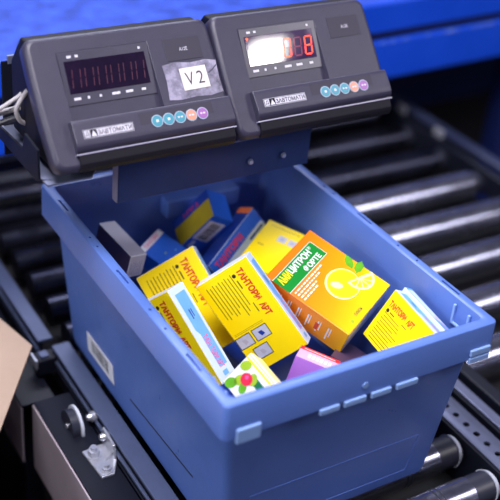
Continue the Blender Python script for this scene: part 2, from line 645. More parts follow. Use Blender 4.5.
# zinc corner bracket with its bolts
brk = empty('corner_bracket', 'shiny zinc corner bracket bolted on the dark channel beside the rail', 'bracket', (-0.222, 0.0, -0.03))
mb = MB()
mb.prism([(-0.018, 0.026), (0.020, 0.030), (0.020, -0.010), (0.006, -0.034), (-0.013, -0.034)], 0.0, 0.004, ZINC, bev=0.001)
mb.build('base_plate', brk)
mb = MB()
mb.prism([(0.036, 0.0), (-0.010, 0.0), (-0.004, 0.026), (0.034, 0.030)], 0.0165, 0.0205, ZINC, M=Matrix.Rotation(R(90), 4, 'Z') @ Matrix.Rotation(R(90), 4, 'X') , bev=0.001)
mb.prism([(0.02, 0.004), (0.004, 0.004), (0.02, 0.02)], -0.001, 0.002, ZINC, M=T((0, -0.004, 0)) @ Matrix.Rotation(R(90), 4, 'X'))
mb.build('upright_plate', brk)


def bolt(parent, c, axis, r=0.006, h=0.008, wash=0.009):
    a = Vector(axis)
    c = Vector(c)
    mb = MB()
    mb.cyl(c, c + a * 0.0015, wash, ZINC, 24)
    mb.cyl(c + a * 0.0015, c + a * h, r, ZINC, 6)
    mb.cyl(c + a * h, c + a * (h + 0.006), r * 0.55, ZINC, 16)
    return mb.build('bolt', parent)


bolt(brk, (-0.006, 0.012, 0.004), (0, 0, 1), 0.0085, 0.010, 0.0115)
bolt(brk, (-0.002, -0.024, 0.004), (0, 0, 1), 0.0066, 0.006, 0.009)
for y in (0.028, 0.075):
    b = empty('carriage_bolt', 'zinc bolt through the rail side, %s' % ('just above the corner bracket' if y < 0.05 else 'second one up from the corner bracket'), 'bolt', (-0.2035, y, -0.013))
    mb = MB()
    mb.cyl((0.006, 0, 0), (-0.002, 0, 0), 0.008, ZINC, 24)
    mb.build('washer', b)
    mb = MB()
    mb.cyl((-0.002, 0, 0), (-0.008, 0, 0), 0.006, ZINC, 20, r2=0.0045)
    mb.build('bolt_head', b)
# pulley behind it
pul = empty('belt_pulley', 'round black pulley with pale rim on the dark channel', 'pulley', (-0.238, 0.085, -0.03))
mb = MB()
mb.cyl((0, 0, 0.004), (0.012, 0, 0.004), 0.024, SLEEVE, 36)
mb.cyl((-0.002, 0, 0.004), (0.0, 0, 0.004), 0.004, ZINC, 16)
mb.build('hub', pul)
mb = MB()
mb.ring((0.012, 0, 0.004), (1, 0, 0), 0.0235, 0.028, 0.004, CAPW, 40)
mb.build('rim', pul)

# ================================================================== CARDBOARD BOX at the left edge
cb = empty('cardboard_box', 'plain tan cardboard box with its open flap pointing in from the left edge', 'box', (-0.50, 0.18, floor_z))
tip, back, front = Vector((-0.249, 0.194)), Vector((-0.3105, 0.456)), Vector((-0.4675, -0.135))
ox = Vector((-0.50, 0.18))
FZ = 0.05 - floor_z
edge_a = back + (back - tip) * 0.0
poly_ = [tuple(tip - ox), tuple(Vector((-0.269, 0.279)) - ox), tuple(Vector((-0.345, 0.60)) - ox), tuple(Vector((-0.460, 0.60)) - ox), tuple(Vector((-0.460, -0.126)) - ox), tuple(Vector((-0.354, 0.035)) - ox)]
mb = MB()
mb.prism(poly_, FZ - 0.0042, FZ, CARDB, bev=0.0004)
mb.prism([tuple(tip - ox + Vector((0.0004, -0.0003))), poly_[0], poly_[5], tuple(Vector(poly_[5]) + Vector((0.0004, -0.0003)))], FZ - 0.0038, FZ - 0.0006, CARDB_E)
mb.build('top_flap', cb)
mb = MB()
mb.box((-0.20, 0.05, FZ / 2 - 0.003), (0.48, 0.74, FZ - 0.008), CARDB, 0.003)
mb.build('box_body', cb)

# ================================================================== CRATE
HX, HY, H = 0.20, 0.2775, 0.273
crate = empty('plastic_crate', 'blue plastic picking crate full of medicine cartons on the rollers', 'crate', (0, 0, 0))


def cring(ins, z, r):
    return [(x, y, z) for x, y in rrect(HX - ins, HY - ins, r, 7)]


mb = MB()
rings = [cring(0.040, 0.0, 0.010), cring(0.036, 0.003, 0.012), cring(0.034, 0.012, 0.012), cring(0.016, 0.233, 0.012),
         cring(0.0193, 0.233, 0.010), cring(0.0375, 0.011, 0.010), cring(0.041, 0.007, 0.008)]
loft(mb, rings, CRATE, cap0=True, cap1=True)
mb.build('crate_body', crate)
mb = MB()
rings = [cring(0.0150, 0.2315, 0.012), cring(0.0018, 0.2232, 0.008), cring(0.0000, 0.2242, 0.0085), cring(0.0006, 0.2705, 0.008), cring(0.0012, 0.2723, 0.0078),
         cring(0.0022, H, 0.007), cring(0.0138, H, 0.007), cring(0.0152, 0.2722, 0.0065), cring(0.0158, 0.2705, 0.0065), cring(0.0193, 0.2315, 0.009)]
loft(mb, rings, CRATE, close=True)
rim = mb.build('rim_band', crate)
cut = MB()
for y, L in ((0.204, 0.034), (0.185, 0.0), (0.110, 0.006), (0.085, 0.006), (0.005, 0.034), (-0.075, 0.006), (-0.118, 0.006), (-0.19, 0.036)):
    for sx in (-1, 1):
        x = sx * (HX - 0.0075)
        if L > 0.01:
            cut.box((x, y, H), (0.0034, L, 0.008), DARK)
        elif L:
            cut.cyl((x, y, H - 0.005), (x, y, H + 0.005), 0.0022, DARK, 10)
boolean_cut(rim, cut)


def clip_block(x0, x1, z0, z1, name, y=-HY):
    mb = MB()
    mb.box(((x0 + x1) / 2, y - 0.0008, (z0 + z1) / 2), (x1 - x0, 0.0044, z1 - z0), CRATE_L, 0.0012)
    return mb.build(name, crate)


clip_block(-0.183, -0.151, 0.2165, 0.2375, 'label_clip')
clip_block(0.160, 0.193, 0.230, 0.2395, 'label_clip')
clip_block(0.160, 0.193, 0.2185, 0.2275, 'label_clip')
for x0, x1 in ((-0.069, -0.041), (-0.034, -0.002), (0.006, 0.036), (0.044, 0.077)):
    clip_block(x0, x1, 0.2165, 0.2250, 'grip_rib')  # highlight on the lower lip is put into the pale colour
mb = MB()
mb.cyl((-0.005, -HY + 0.001, 0.240), (-0.005, -HY - 0.0012, 0.240), 0.0042, CRATE_L, 20)
mb.build('injection_mark', crate)


# embossed frame low on the front, painted shade line along the left foot
def wall_pt(side, t, z):
    """point on the sloping outer wall"""
    ins = 0.034 + (0.016 - 0.034) * (z - 0.012) / 0.22
    return Vector((t, -(HY - ins), z)) if side == 'f' else Vector((-(HX - ins), t, z))


mb = MB()
for a, b in ((('f', -0.135, 0.088), ('f', 0.130, 0.088)), (('f', -0.128, 0.022), ('f', 0.124, 0.022)), (('f', -0.135, 0.088), ('f', -0.128, 0.022)), (('f', 0.130, 0.088), ('f', 0.124, 0.022))):
    mb.cyl(wall_pt(*a), wall_pt(*b), 0.0007, CRATE, 8)
mb.build('embossed_frame', crate)
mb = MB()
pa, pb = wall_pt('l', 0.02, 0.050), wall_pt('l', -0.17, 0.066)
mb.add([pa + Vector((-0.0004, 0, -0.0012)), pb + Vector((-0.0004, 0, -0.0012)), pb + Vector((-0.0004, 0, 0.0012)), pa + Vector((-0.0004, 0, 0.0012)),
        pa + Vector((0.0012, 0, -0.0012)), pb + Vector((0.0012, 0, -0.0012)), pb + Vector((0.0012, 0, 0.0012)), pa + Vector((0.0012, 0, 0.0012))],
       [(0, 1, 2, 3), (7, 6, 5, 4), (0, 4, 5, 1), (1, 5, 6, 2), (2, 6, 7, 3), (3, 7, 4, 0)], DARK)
mb.build('side_shade_strip', crate)  # near-black strip paints the shade of a slit in this wall
# inner handle boss on the far wall
mb = MB()
mb.box((0.055, HY - 0.030, 0.208), (0.13, 0.026, 0.03), CRATE, 0.003)
mb.build('handle_boss', crate)
# inner latches at both near corners
for sx in (-1, 1):
    mb = MB()
    x = sx * (HX - 0.0195)
    for y in (-0.216, -0.244):
        mb.box((x, y, 0.251), (0.004, 0.004, 0.030), CRATE_L, 0.001)
    mb.box((x, -0.230, 0.238), (0.004, 0.028, 0.004), CRATE_L, 0.001)
    mb.build('lid_latch', crate)
# barcode label on the left wall
mb = MB()
lean = math.atan2(0.018, 0.22)
LM = T(wall_pt('l', 0.122, 0.052) + Vector((-0.0008, 0, 0))) @ Matrix.Rotation(-R(90), 4, 'Z') @ Matrix.Rotation(R(90) + lean, 4, 'X')
mb.box((0, 0, 0), (0.094, 0.036, 0.0008), BARCODE_G, M=LM)
rng = random.Random(2)
x = -0.030
while x < 0.030:
    wd = rng.choice((0.0008, 0.0012, 0.002))
    mb.rect(x, -0.010, x + wd, 0.013, BLACK, 0.0005, LM)
    x += wd + rng.choice((0.0008, 0.0012, 0.0018))
mb.build('barcode_label', crate)


# ================================================================== CARTONS in the crate
def xf(c, q):
    return Quaternion(q).normalized().to_matrix().to_4x4()


FITS = {
    'orange': ((0.0805, -0.0664, 0.2213), (0.9558, 0.1682, -0.0636, 0.2325), (0.1139, 0.137, 0.0467)),
    'yel2': ((-0.0265, -0.0565, 0.2085), (-0.5429, -0.6337, -0.0151, 0.5509), (0.1456, 0.0849, 0.0213)),
    'yel3': ((-0.1235, -0.0358, 0.1746), (0.4062, 0.6904, -0.1127, -0.5879), (0.1414, 0.0897, 0.032)),
    'yel4': ((-0.0599, 0.0553, 0.1556), (0.6027, 0.4924, 0.0349, -0.6269), (0.1475, 0.0945, 0.0225)),
    'yel12': ((0.1213, -0.1987, 0.2179), (-0.5728, -0.3934, 0.3378, 0.6349), (0.105, 0.0775, 0.0197)),
    'bar5': ((0.0341, 0.1991, 0.1979), (0.5238, 0.8179, 0.1203, -0.2053), (0.0385, 0.0866, 0.0519)),
    'red6': ((0.0603, 0.1502, 0.1778), (0.7657, 0.4481, 0.2902, -0.3588), (0.0377, 0.1201, 0.0334)),
    'yel7': ((0.0976, 0.093, 0.1849), (-0.8793, -0.0902, -0.0281, 0.4668), (0.0657, 0.111, 0.0249)),
    'pur10': ((-0.0077, -0.1765, 0.1799), (0.7156, 0.5605, -0.1729, -0.3793), (0.0556, 0.0528, 0.0459)),
    'rasp': ((-0.0991, -0.1984, 0.2011), (0.6556, 0.336, -0.2015, -0.6455), (0.0847, 0.0503, 0.0293)),
    'white8': ((-0.1181, 0.1716, 0.2007), (0.7499, -0.0168, 0.0922, -0.6549), (0.0885, 0.0274, 0.0377)),
    'blue9': ((-0.0371, 0.1774, 0.1599), (-0.9266, -0.1997, -0.0534, -0.3141), (0.0661, 0.0798, 0.0238)),
}
EPS = 0.00025


class Carton:
    """folded carton: six panels that can each have their own printed colour.
    front = +Z face with x to the right and y up; the prints go on frames of each face"""

    def __init__(self, name, label, fit, group, mats, loc=None, quat=None, dims=None, round_=0.0008):
        if fit:
            c, q, d = FITS[fit]
        else:
            c, q, d = loc, quat, dims
        self.d = d
        self.c, self.q = Vector(c), Quaternion(q).normalized()
        self.name, self.label, self.group = name, label, group
        self.mb = MB()
        a, b, t = (k / 2 for k in d)
        e = 0.0006
        F = self.mb
        # body with a bevelled paper edge, then one printed panel per face
        F.box((0, 0, 0), d, mats.get('edge', mats['front']), round_)
        self.fr = {
            'front': (Matrix.Translation((0, 0, t + EPS)), a, b),
            'back': (Matrix.Translation((0, 0, -t - EPS)) @ Matrix.Rotation(math.pi, 4, 'X'), a, b),
            'top': (Matrix.Translation((0, b + EPS, 0)) @ Matrix.Rotation(R(-90), 4, 'X'), a, t),
            'bottom': (Matrix.Translation((0, -b - EPS, 0)) @ Matrix.Rotation(R(90), 4, 'X'), a, t),
            'right': (Matrix.Translation((a + EPS, 0, 0)) @ Matrix.Rotation(R(90), 4, 'Y') @ Matrix.Rotation(R(90), 4, 'Z'), b, t),
            'left': (Matrix.Translation((-a - EPS, 0, 0)) @ Matrix.Rotation(R(-90), 4, 'Y') @ Matrix.Rotation(R(-90), 4, 'Z'), b, t),
        }
        for k, (M, hx, hy) in self.fr.items():
            if k in mats:
                F.rect(-hx + e, -hy + e, hx - e, hy - e, mats[k], 0, M)

    def rect(self, face, x0, y0, x1, y1, m, lvl=1):
        """x, y from -1 to 1 across the face"""
        M, hx, hy = self.fr[face]
        self.mb.rect(x0 * hx, y0 * hy, x1 * hx, y1 * hy, m, EPS * lvl * 0.6, M)
        return self

    def poly(self, face, pts, m, lvl=1):
        M, hx, hy = self.fr[face]
        self.mb.poly([(x * hx, y * hy) for x, y in pts], m, EPS * lvl * 0.6, M)
        return self

    def text(self, face, s, x, y, wd, ht, m, lvl=2, **k):
        M, hx, hy = self.fr[face]
        self.mb.text(s, x * hx, y * hy, wd * hx, ht * hy, m, EPS * lvl * 0.6, M, **k)
        return self

    def done(self):
        o = self.mb.build(self.name)
        o.location = self.c
        o.rotation_mode = 'QUATERNION'
        o.rotation_quaternion = self.q
        self.o = o
        return tag(o, self.label, 'medicine box', self.group)


def yellow_carton(label, fit, pics=True, lines=9, side=True, **k):
    c = Carton('medicine_carton', label, fit, 'yellow tablet cartons in the crate', dict(front=YEL, back=YEL, top=PALEB, bottom=PALEB, left=CWHITE, right=CWHITE, edge=CWHITE), **k)
    # red title along the upper edge, small print lines below, pictograms at the right end
    c.text('front', 'ТАНТОРИ', -0.88, 0.42, 0.68, 0.25, RED, bold=0.05)
    c.text('front', 'АРТ', -0.12, 0.42, 0.26, 0.25, RED, bold=0.05)
    c.mb.disc(-0.80 * c.d[0] / 2, 0.28 * c.d[1] / 2, 0.0028, BLACK, EPS, c.fr['front'][0])
    c.rect('front', -0.70, 0.26, -0.52, 0.30, BLACK)
    c.rect('front', -0.20, 0.28, 0.0, 0.31, BLACK)
    rng = random.Random(len(label))
    for i in range(lines):
        y = 0.16 - i * 0.115
        c.rect('front', -0.86 + 0.03 * (i % 2), y, -0.12 - rng.random() * 0.16 + (0.1 if i % 3 else 0), y + 0.024, BLACK)
    if pics:
        for (x, y) in ((0.36, -0.06), (0.36, -0.70), (0.68, -0.38)):
            c.rect('front', x - 0.125, y - 0.285, x + 0.125, y + 0.285, BLACK)
            c.rect('front', x - 0.11, y - 0.26, x + 0.11, y + 0.26, PICT, 2)
            c.poly('front', [(x - 0.04, y - 0.1), (x + 0.06, y - 0.04), (x + 0.04, y + 0.1), (x - 0.04, y + 0.04)], CNAVY if y > -0.1 else GREYC, 3)
        c.rect('front', 0.16, -0.9, 0.168, 0.22, OLIVE)
        c.rect('front', 0.19, -0.9, 0.198, 0.22, OLIVE)
    if side:
        M, hx, hy = c.fr['top']
        c.poly('top', [(-0.86, -0.55), (-0.1, -0.55), (0.0, -0.3), (0.7, -0.3), (0.72, 0.7), (-0.86, 0.7)], SKYB)
        c.rect('top', -0.50, -0.10, -0.30, 0.02, CNAVY, 2)
        c.rect('top', -0.50, 0.14, -0.34, 0.24, CNAVY, 2)
        c.text('top', 'ТАН', 0.05, -0.30, 0.22, 0.62, PINK, 2, bold=0.02)
        c.text('top', 'ТОРИ АРТ', 0.32, -0.30, 0.42, 0.62, PINK, 2, bold=0.02)
        c.rect('top', 0.80, -0.3, 0.90, 0.3, SKYB, 2)
    c.done()
    return c


yellow_carton('yellow carton with red title and three grey pictograms, middle of the crate', 'yel2')
yellow_carton('yellow carton on edge with pale blue side up against the near left rim', 'yel3', pics=False)
yellow_carton('yellow carton tilted behind the upright pale blue sided one, left of centre', 'yel4')
yellow_carton('yellow carton with small print leaning right of the orange lemon box', 'yel12', pics=False, lines=10)

# orange lemon box
c = Carton('medicine_carton', 'orange and yellow carton with green title and lemon picture, on top', 'orange', 'medicine cartons in the crate',
           dict(front=ORANGE, back=ORANGE, left=ORANGE, right=CWHITE, top=ORANGE, bottom=CWHITE, edge=ORANGE))

c.rect('front', -1.0, 0.40, 0.68, 0.84, CWHITE)
c.rect('front', -1.0, 0.412, 0.665, 0.828, GREEN, 2)
c.text('front', 'АМИ', -0.93, 0.60, 0.42, 0.19, LEMON, 3, bold=0.03)
c.text('front', 'ЦИТРОН', -0.48, 0.60, 0.88, 0.19, WHITE, 3, bold=0.03)
c.text('front', '®', 0.43, 0.72, 0.09, 0.08, WHITE, 3)
c.text('front', 'ФОРТЕ', -0.16, 0.435, 0.68, 0.14, WHITE, 3, bold=0.03)
rng = random.Random(8)
for i, (x0, x1) in enumerate(((-0.92, 0.30), (-0.92, 0.05), (-0.92, -0.2), (-0.92, -0.3))):
    x = x0
    while x < x1:
        wd = 0.05 + rng.random() * 0.08
        c.rect('front', x, 0.315 - i * 0.075, x + wd, 0.345 - i * 0.075, WHITE)
        x += wd + 0.035
M, hx, hy = c.fr['front']
c.mb.disc(0.16 * hx, -0.25 * hy, 0.0275, LEMON_L, EPS * 0.5, M, ry=0.0245)
c.mb.disc(0.175 * hx, -0.26 * hy, 0.0255, LEMON, EPS, M, ry=0.0225)
c.mb.disc(0.02 * hx, -0.18 * hy, 0.0055, LEMON_L, EPS * 1.5, M, ry=0.009, rot=0.5)
for k, (x, y, r_) in enumerate(((0.86, -0.05, 0.9), (0.90, -0.28, 0.2))):
    c.mb.poly([(x * hx + (px * math.cos(r_) - py * math.sin(r_)), y * hy + (px * math.sin(r_) + py * math.cos(r_))) for px, py in
               ((-0.013, 0), (-0.006, 0.006), (0.004, 0.006), (0.012, 0), (0.004, -0.006), (-0.006, -0.005))], LEAFM, EPS * 1.5, M)
sl = [(0.022 * math.cos(R(a)), 0.022 * math.sin(R(a))) for a in range(-170, 11, 12)]
SM = M @ T((0.64 * hx, -0.42 * hy, 0)) @ Matrix.Rotation(R(-32), 4, 'Z')
c.mb.poly(sl, LEMON_L, EPS * 2, SM)
for k in range(5):
    a0, a1 = R(-162 + k * 32), R(-162 + k * 32 + 26)
    am = (a0 + a1) / 2
    c.mb.poly([(0.003 * math.cos(am), 0.003 * math.sin(am) - 0.002), (0.0175 * math.cos(a0), 0.0175 * math.sin(a0)), (0.0185 * math.cos(am), 0.0185 * math.sin(am)), (0.0175 * math.cos(a1), 0.0175 * math.sin(a1))], LEMON, EPS * 2.6, SM)
c.text('front', 'лимон', -0.42, -0.88, 0.30, 0.07, GREEN_D, 2)
c.mb.disc(-0.62 * hx, -0.88 * hy, 0.0026, LIME, EPS, M)
for i in range(7):
    x = -0.86 + i * 0.24
    c.rect('left', x, -0.6 + (i % 2) * 0.1, x + 0.03, 0.45, WHITE)
    c.rect('left', x + 0.06, -0.3, x + 0.08, 0.5, WHITE)
c.rect('left', 0.30, -0.35, 0.38, 0.25, RED, 2)
c.done()

# blue carton with gold face and barcode, standing behind the yellow ones
c = Carton('medicine_carton', 'blue carton with white barcode panel and gold side, far end of the crate', 'bar5', 'medicine cartons in the crate',
           dict(front=CBLUE, back=CBLUE, left=OLIVE, right=CBLUE, top=CBLUE, bottom=CBLUE, edge=CBLUE))
c.rect('front', -0.9, -0.35, 0.7, 0.72, BARCODE_G)
rng = random.Random(5)
y = -0.27
while y < 0.64:
    wd = rng.choice((0.012, 0.02, 0.03))
    c.rect('front', -0.5, y, 0.40, y + wd, BLACK, 2)
    y += wd + rng.choice((0.014, 0.02, 0.028))
c.rect('front', -0.6, -0.85, -0.25, -0.45, PALEB)
c.rect('left', -1, -1, 1, -0.35, CNAVY)
c.text('left', 'ТАН', -0.5, -0.8, 0.9, 0.3, BERRY, 2)
c.done()

# long blue carton with red lettering
c = Carton('medicine_carton', 'long blue carton with red lettering and orange end flap, beside the barcode carton', 'red6', 'medicine cartons in the crate',
           dict(front=CBLUE, back=CBLUE, left=CNAVY, right=PALEB, top=ORANGE2, bottom=CBLUE, edge=PALEB))
c.rect('left', -1, -1, -0.8, 1, ORANGE2)
M, hx, hy = c.fr['front']
RM = M @ Matrix.Rotation(R(90), 4, 'Z')
c.mb.rect(-hy * 0.95, -hx * 0.95, hy * 0.95, -hx * 0.25, PALEB, EPS * 0.5, RM)
c.mb.text('ТАНТОРИ', -hy * 0.85, -hx * 0.05, hy * 1.1, hx * 0.7, REDB, EPS * 1.2, RM, bold=0.03)
c.mb.rect(hy * 0.35, -hx * 0.7, hy * 0.9, -hx * 0.5, CNAVY, EPS * 1.2, RM)
c.done()

# flat yellow carton at the back
c = Carton('medicine_carton', 'yellow carton lying flat beyond the orange lemon box', 'yel7', 'yellow tablet cartons in the crate',
           dict(front=YEL, back=YEL, left=YEL, right=CWHITE, top=YEL, bottom=YEL, edge=YEL))
for x in (-0.10, 0.42):
    c.rect('front', x, 0.30, x + 0.42, 0.56, PICT)
    c.rect('front', x + 0.12, 0.36, x + 0.3, 0.5, GREYC, 2)
c.rect('front', -0.75, -0.1, -0.45, -0.05, OLIVE)
c.rect('front', -0.75, 0.82, 0.7, 0.85, OLIVE)
c.done()

# violet carton by the front wall
c = Carton('medicine_carton', 'violet carton with red stripe against the front wall of the crate', 'pur10', 'medicine cartons in the crate',
           dict(front=VIOLET, back=VIOLET, left=VIOLET, right=VIOLET, top=LILAC, bottom=VIOLET, edge=VIOLET))
c.rect('top', -0.98, 0.45, 0.98, 0.98, REDB)
c.rect('top', -0.8, 0.62, 0.75, 0.74, CWHITE, 2)
for i in range(6):
    c.rect('top', -0.5 + i * 0.2, -0.55, -0.36 + i * 0.2, 0.1, CWHITE)
c.rect('front', -0.9, -0.95, -0.15, -0.35, CWHITE)
c.done()

# white carton with berry and leaves
c = Carton('medicine_carton', 'white carton with red berry and green leaf print, near corner of the crate', 'rasp', 'medicine cartons in the crate',
           dict(front=CWHITE, back=CWHITE, left=CWHITE, right=CWHITE, top=LEMON_L, bottom=CWHITE, edge=CWHITE))
M, hx, hy = c.fr['front']
c.rect('front', -0.25, 0.02, 0.98, 0.40, GREEN_D)
c.rect('front', -0.98, 0.66, 0.98, 0.78, LEMON)
c.rect('front', -0.98, 0.86, 0.98, 0.92, LEMON)
for x, y, r_, m_ in ((-0.76, -0.72, 0.0085, LEAFM), (-0.62, -0.30, 0.008, LIME), (-0.80, 0.40, 0.008, LIME), (-0.30, 0.20, 0.008, LIME), (-0.35, -0.45, 0.007, LEAFM)):
    c.mb.disc(x * hx, y * hy, r_, m_, EPS * 1.2, M, ry=r_ * 0.8, rot=x * 3)
c.mb.disc(-0.46 * hx, -0.02 * hy, 0.0090, BERRY, EPS * 1.8, M, ry=0.0080)
c.mb.disc(-0.50 * hx, 0.06 * hy, 0.0028, PINK, EPS * 2.4, M)
for i in range(4):
    c.rect('front', 0.25 + i * 0.17, -0.9, 0.35 + i * 0.17, -0.4, GREYC)
c.done()

# white carton at the far left
c = Carton('medicine_carton', 'small white carton tilted at the far left wall of the crate', 'white8', 'medicine cartons in the crate',
           dict(front=GREYC, back=GREYC, left=GREYC, right=GREYC, top=GREYC, bottom=PLUM, edge=CWHITE))  # panels greyed for shade, plum side stands for the dark interior
for i in range(6):
    c.rect('right', -0.7 + i * 0.24, -0.8, -0.66 + i * 0.24, 0.3 + 0.1 * (i % 3), CNAVY)
c.done()

# blue carton with white red title strip
c = Carton('medicine_carton', 'blue carton with white title strip lying beside the small white carton', 'blue9', 'medicine cartons in the crate',
           dict(front=CBLUE, back=CBLUE, left=CBLUE, right=CBLUE, top=CWHITE, bottom=CBLUE, edge=CBLUE))
c.rect('front', -0.95, 0.72, 0.95, 0.98, CWHITE)
c.text('front', 'ТАНТОРИ', -0.7, 0.76, 1.3, 0.18, PINK, 2, bold=0.02)
for x, y, m_ in ((-0.2, 0.1, LIME), (0.4, -0.1, SKYB), (0.1, -0.5, PINK)):
    c.rect('front', x, y, x + 0.12, y + 0.06, m_)
c.done()


def extra(label, loc, eul, dims, mats, group='medicine cartons in the crate'):
    return Carton('medicine_carton', label, None, group, mats, loc=loc, quat=Euler([R(a) for a in eul]).to_quaternion(), dims=dims)


def shifted(label, fit, off, mats, dims=None):
    cc, q, d = FITS[fit]
    q = Quaternion(q).normalized()
    return Carton('medicine_carton', label, None, 'medicine cartons in the crate', mats, loc=Vector(cc) + q.to_matrix() @ Vector(off), quat=q, dims=dims or d)


# two more cartons filed against the right wall
c = shifted('pale blue sided carton filed directly behind the leaning yellow carton', 'yel12', (-0.004, 0.004, -0.0185), dict(front=PALEB, back=PALEB, top=SKYB, bottom=PALEB, left=PALEB, right=PALEB, edge=CWHITE), (0.108, 0.078, 0.015))
c.poly('top', [(-0.9, -0.8), (0.2, -0.8), (0.5, 0.8), (-0.9, 0.8)], PALEB)
c.text('top', 'ТАНТОРИ', 0.1, -0.3, 0.6, 0.6, PINK, 2)
c.done()
c = shifted('grey blue carton filed closest to the right wall of the crate', 'yel12', (-0.009, 0.000, -0.0312), dict(front=PALEB, back=PALEB, top=PALEB, bottom=PALEB, left=PALEB, right=PALEB, edge=PALEB), (0.092, 0.070, 0.0085))
c.rect('top', -0.9, -0.7, 0.9, -0.1, CNAVY)
c.text('top', 'ТАНТОРИ', 0.2, 0.1, 0.6, 0.6, PINK, 2)
c.done()
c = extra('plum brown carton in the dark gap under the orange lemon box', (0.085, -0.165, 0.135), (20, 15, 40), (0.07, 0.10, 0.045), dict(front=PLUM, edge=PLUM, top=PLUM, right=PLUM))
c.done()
c = extra('lilac carton whose top edge shows over the front rim', (0.095, -0.226, 0.188), (0, -8, 6), (0.09, 0.026, 0.06), dict(front=LILAC, edge=LILAC, back=VIOLET, bottom=VIOLET))
c.done()

# lower layer that the upper cartons rest on, seen only in the gaps
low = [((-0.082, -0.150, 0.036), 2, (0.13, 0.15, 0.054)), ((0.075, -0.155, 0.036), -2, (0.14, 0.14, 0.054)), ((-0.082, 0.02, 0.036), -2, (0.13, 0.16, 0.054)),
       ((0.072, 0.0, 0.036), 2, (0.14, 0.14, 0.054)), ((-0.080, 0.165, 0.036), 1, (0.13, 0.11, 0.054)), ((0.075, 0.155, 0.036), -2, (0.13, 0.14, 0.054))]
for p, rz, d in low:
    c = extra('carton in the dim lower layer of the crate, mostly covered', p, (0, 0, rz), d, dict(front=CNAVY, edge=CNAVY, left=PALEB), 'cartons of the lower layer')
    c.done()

# ================================================================== SCALE MOUNT
mount = empty('display_mount', 'bent blue grey steel mount carrying the two scale displays over the crate', 'mount', (-0.006, 0.05, 0.40), 0.0135)
mb = MB()
mb.prism([(-0.156, -0.068), (0.147, -0.068), (0.147, 0.004), (-0.156, 0.004)], -0.0015, 0.0015, MOUNT, M=T((0, 0.040, 0)) @ Matrix.Rotation(R(90), 4, 'X'), bev=0.0006)
plate = mb.build('front_plate', mount)
for c_, s_, m_, nm in (((-0.1575, 0.0455, -0.033), (0.002, 0.014, 0.070), MOUNT_L, 'side_return'), ((-0.0045, 0.048, -0.0665), (0.303, 0.012, 0.003), MOUNT, 'bottom_return')):
    mb = MB()
    mb.box(c_, s_, m_, 0.0008)
    mb.build(nm, mount)
cut = MB()
for x, z in ((-0.112, -0.042), (-0.060, -0.042)):
    cut.cyl((x, 0.0, z), (x, 0.08, z), 0.0042, DARK, 18)
boolean_cut(plate, cut)
mb = MB()
mb.prism([(-0.264, 0.014), (-0.205, 0.014), (-0.190, 0.034), (0.20, 0.034), (0.20, 0.24), (-0.264, 0.24)], -0.009, -0.006, MOUNT_L, bev=0.0006)
base = mb.build('base_plate', mount)
cut = MB()
cut.cyl((-0.247, 0.024, -0.02), (-0.247, 0.024, 0.02), 0.0042, DARK, 18)
boolean_cut(base, cut)
mb = MB()
mb.prism([(-0.010, 0.014), (0.032, -0.006), (0.034, 0.033), (0.075, 0.037), (0.085, 0.012), (0.20, 0.004), (0.20, -0.012), (0.04, -0.012)], -0.2685, -0.2655, RAIL_D, M=Matrix(((0, 0, 1, 0), (1, 0, 0, 0), (0, 1, 0, 0), (0, 0, 0, 1))))
mb.build('side_flange', mount)
mb = MB()
mb.box((-0.2325, 0.192, 0.018), (0.044, 0.003, 0.136), RAIL_D, 0.001)
mb.box((-0.240, 0.192, 0.087), (0.012, 0.004, 0.012), MOUNT_L, 0.001)
mb.build('back_plate', mount)
mb = MB()
mb.box((-0.0295, 0.030, 0.0015), (0.024, 0.014, 0.003), MOUNT_L, 0.001)
mb.build('joint_tab', mount)
for x, z in ((0.046, -0.045), (0.101, -0.045)):
    mb = MB()
    mb.cyl((x, 0.039, z), (x, 0.0365, z), 0.0062, MOUNT, 20)
    mb.cyl((x, 0.0365, z), (x, 0.0335, z), 0.0042, ZINC, 16, r2=0.003)
    mb.build('screw', mount)
for x in (-0.025, 0.10):
    mb = MB()
    mb.box((x, 0.275, -0.2415), (0.03, 0.020, 0.481), MOUNT, 0.002)
    mb.box((x, 0.235, -0.006), (0.03, 0.10, 0.010), MOUNT, 0.002)
    mb.build('support_post', mount)


# ================================================================== SCALE DISPLAYS
TI = 0.8924
FM = Matrix(((1, 0, 0, 0), (0, math.cos(TI), -math.sin(TI), 0), (0, math.sin(TI), math.cos(TI), 0), (0, 0, 0, 1)))
SEGS = {'a': ((0, 1), (1, 1)), 'b': ((1, 1), (1, .5)), 'c': ((1, .5), (1, 0)), 'd': ((0, 0), (1, 0)), 'e': ((0, 0), (0, .5)), 'f': ((0, .5), (0, 1)), 'g': ((0, .5), (1, .5))}


def fbox(mb, u0, s0, n0, u1, s1, n1, m, bev=0.0, M=FM):
    """box given in millimetres on the sloping face: across, up the face, outwards"""
    return mb.box(((u0 + u1) / 2000, (s0 + s1) / 2000, (n0 + n1) / 2000), ((u1 - u0) / 1000, (s1 - s0) / 1000, (n1 - n0) / 1000), m, bev / 1000, M)


def dense(pts, step=9.0):
    """split long straight runs of an outline"""
    out = []
    for (x0, y0), (x1, y1) in zip(pts, pts[1:] + pts[:1]):
        k = 18 if max(abs(x1 - x0), abs(y1 - y0)) > 60 else 1
        out += [(x0 + (x1 - x0) * i / k, y0 + (y1 - y0) * i / k) for i in range(k)]
    return out


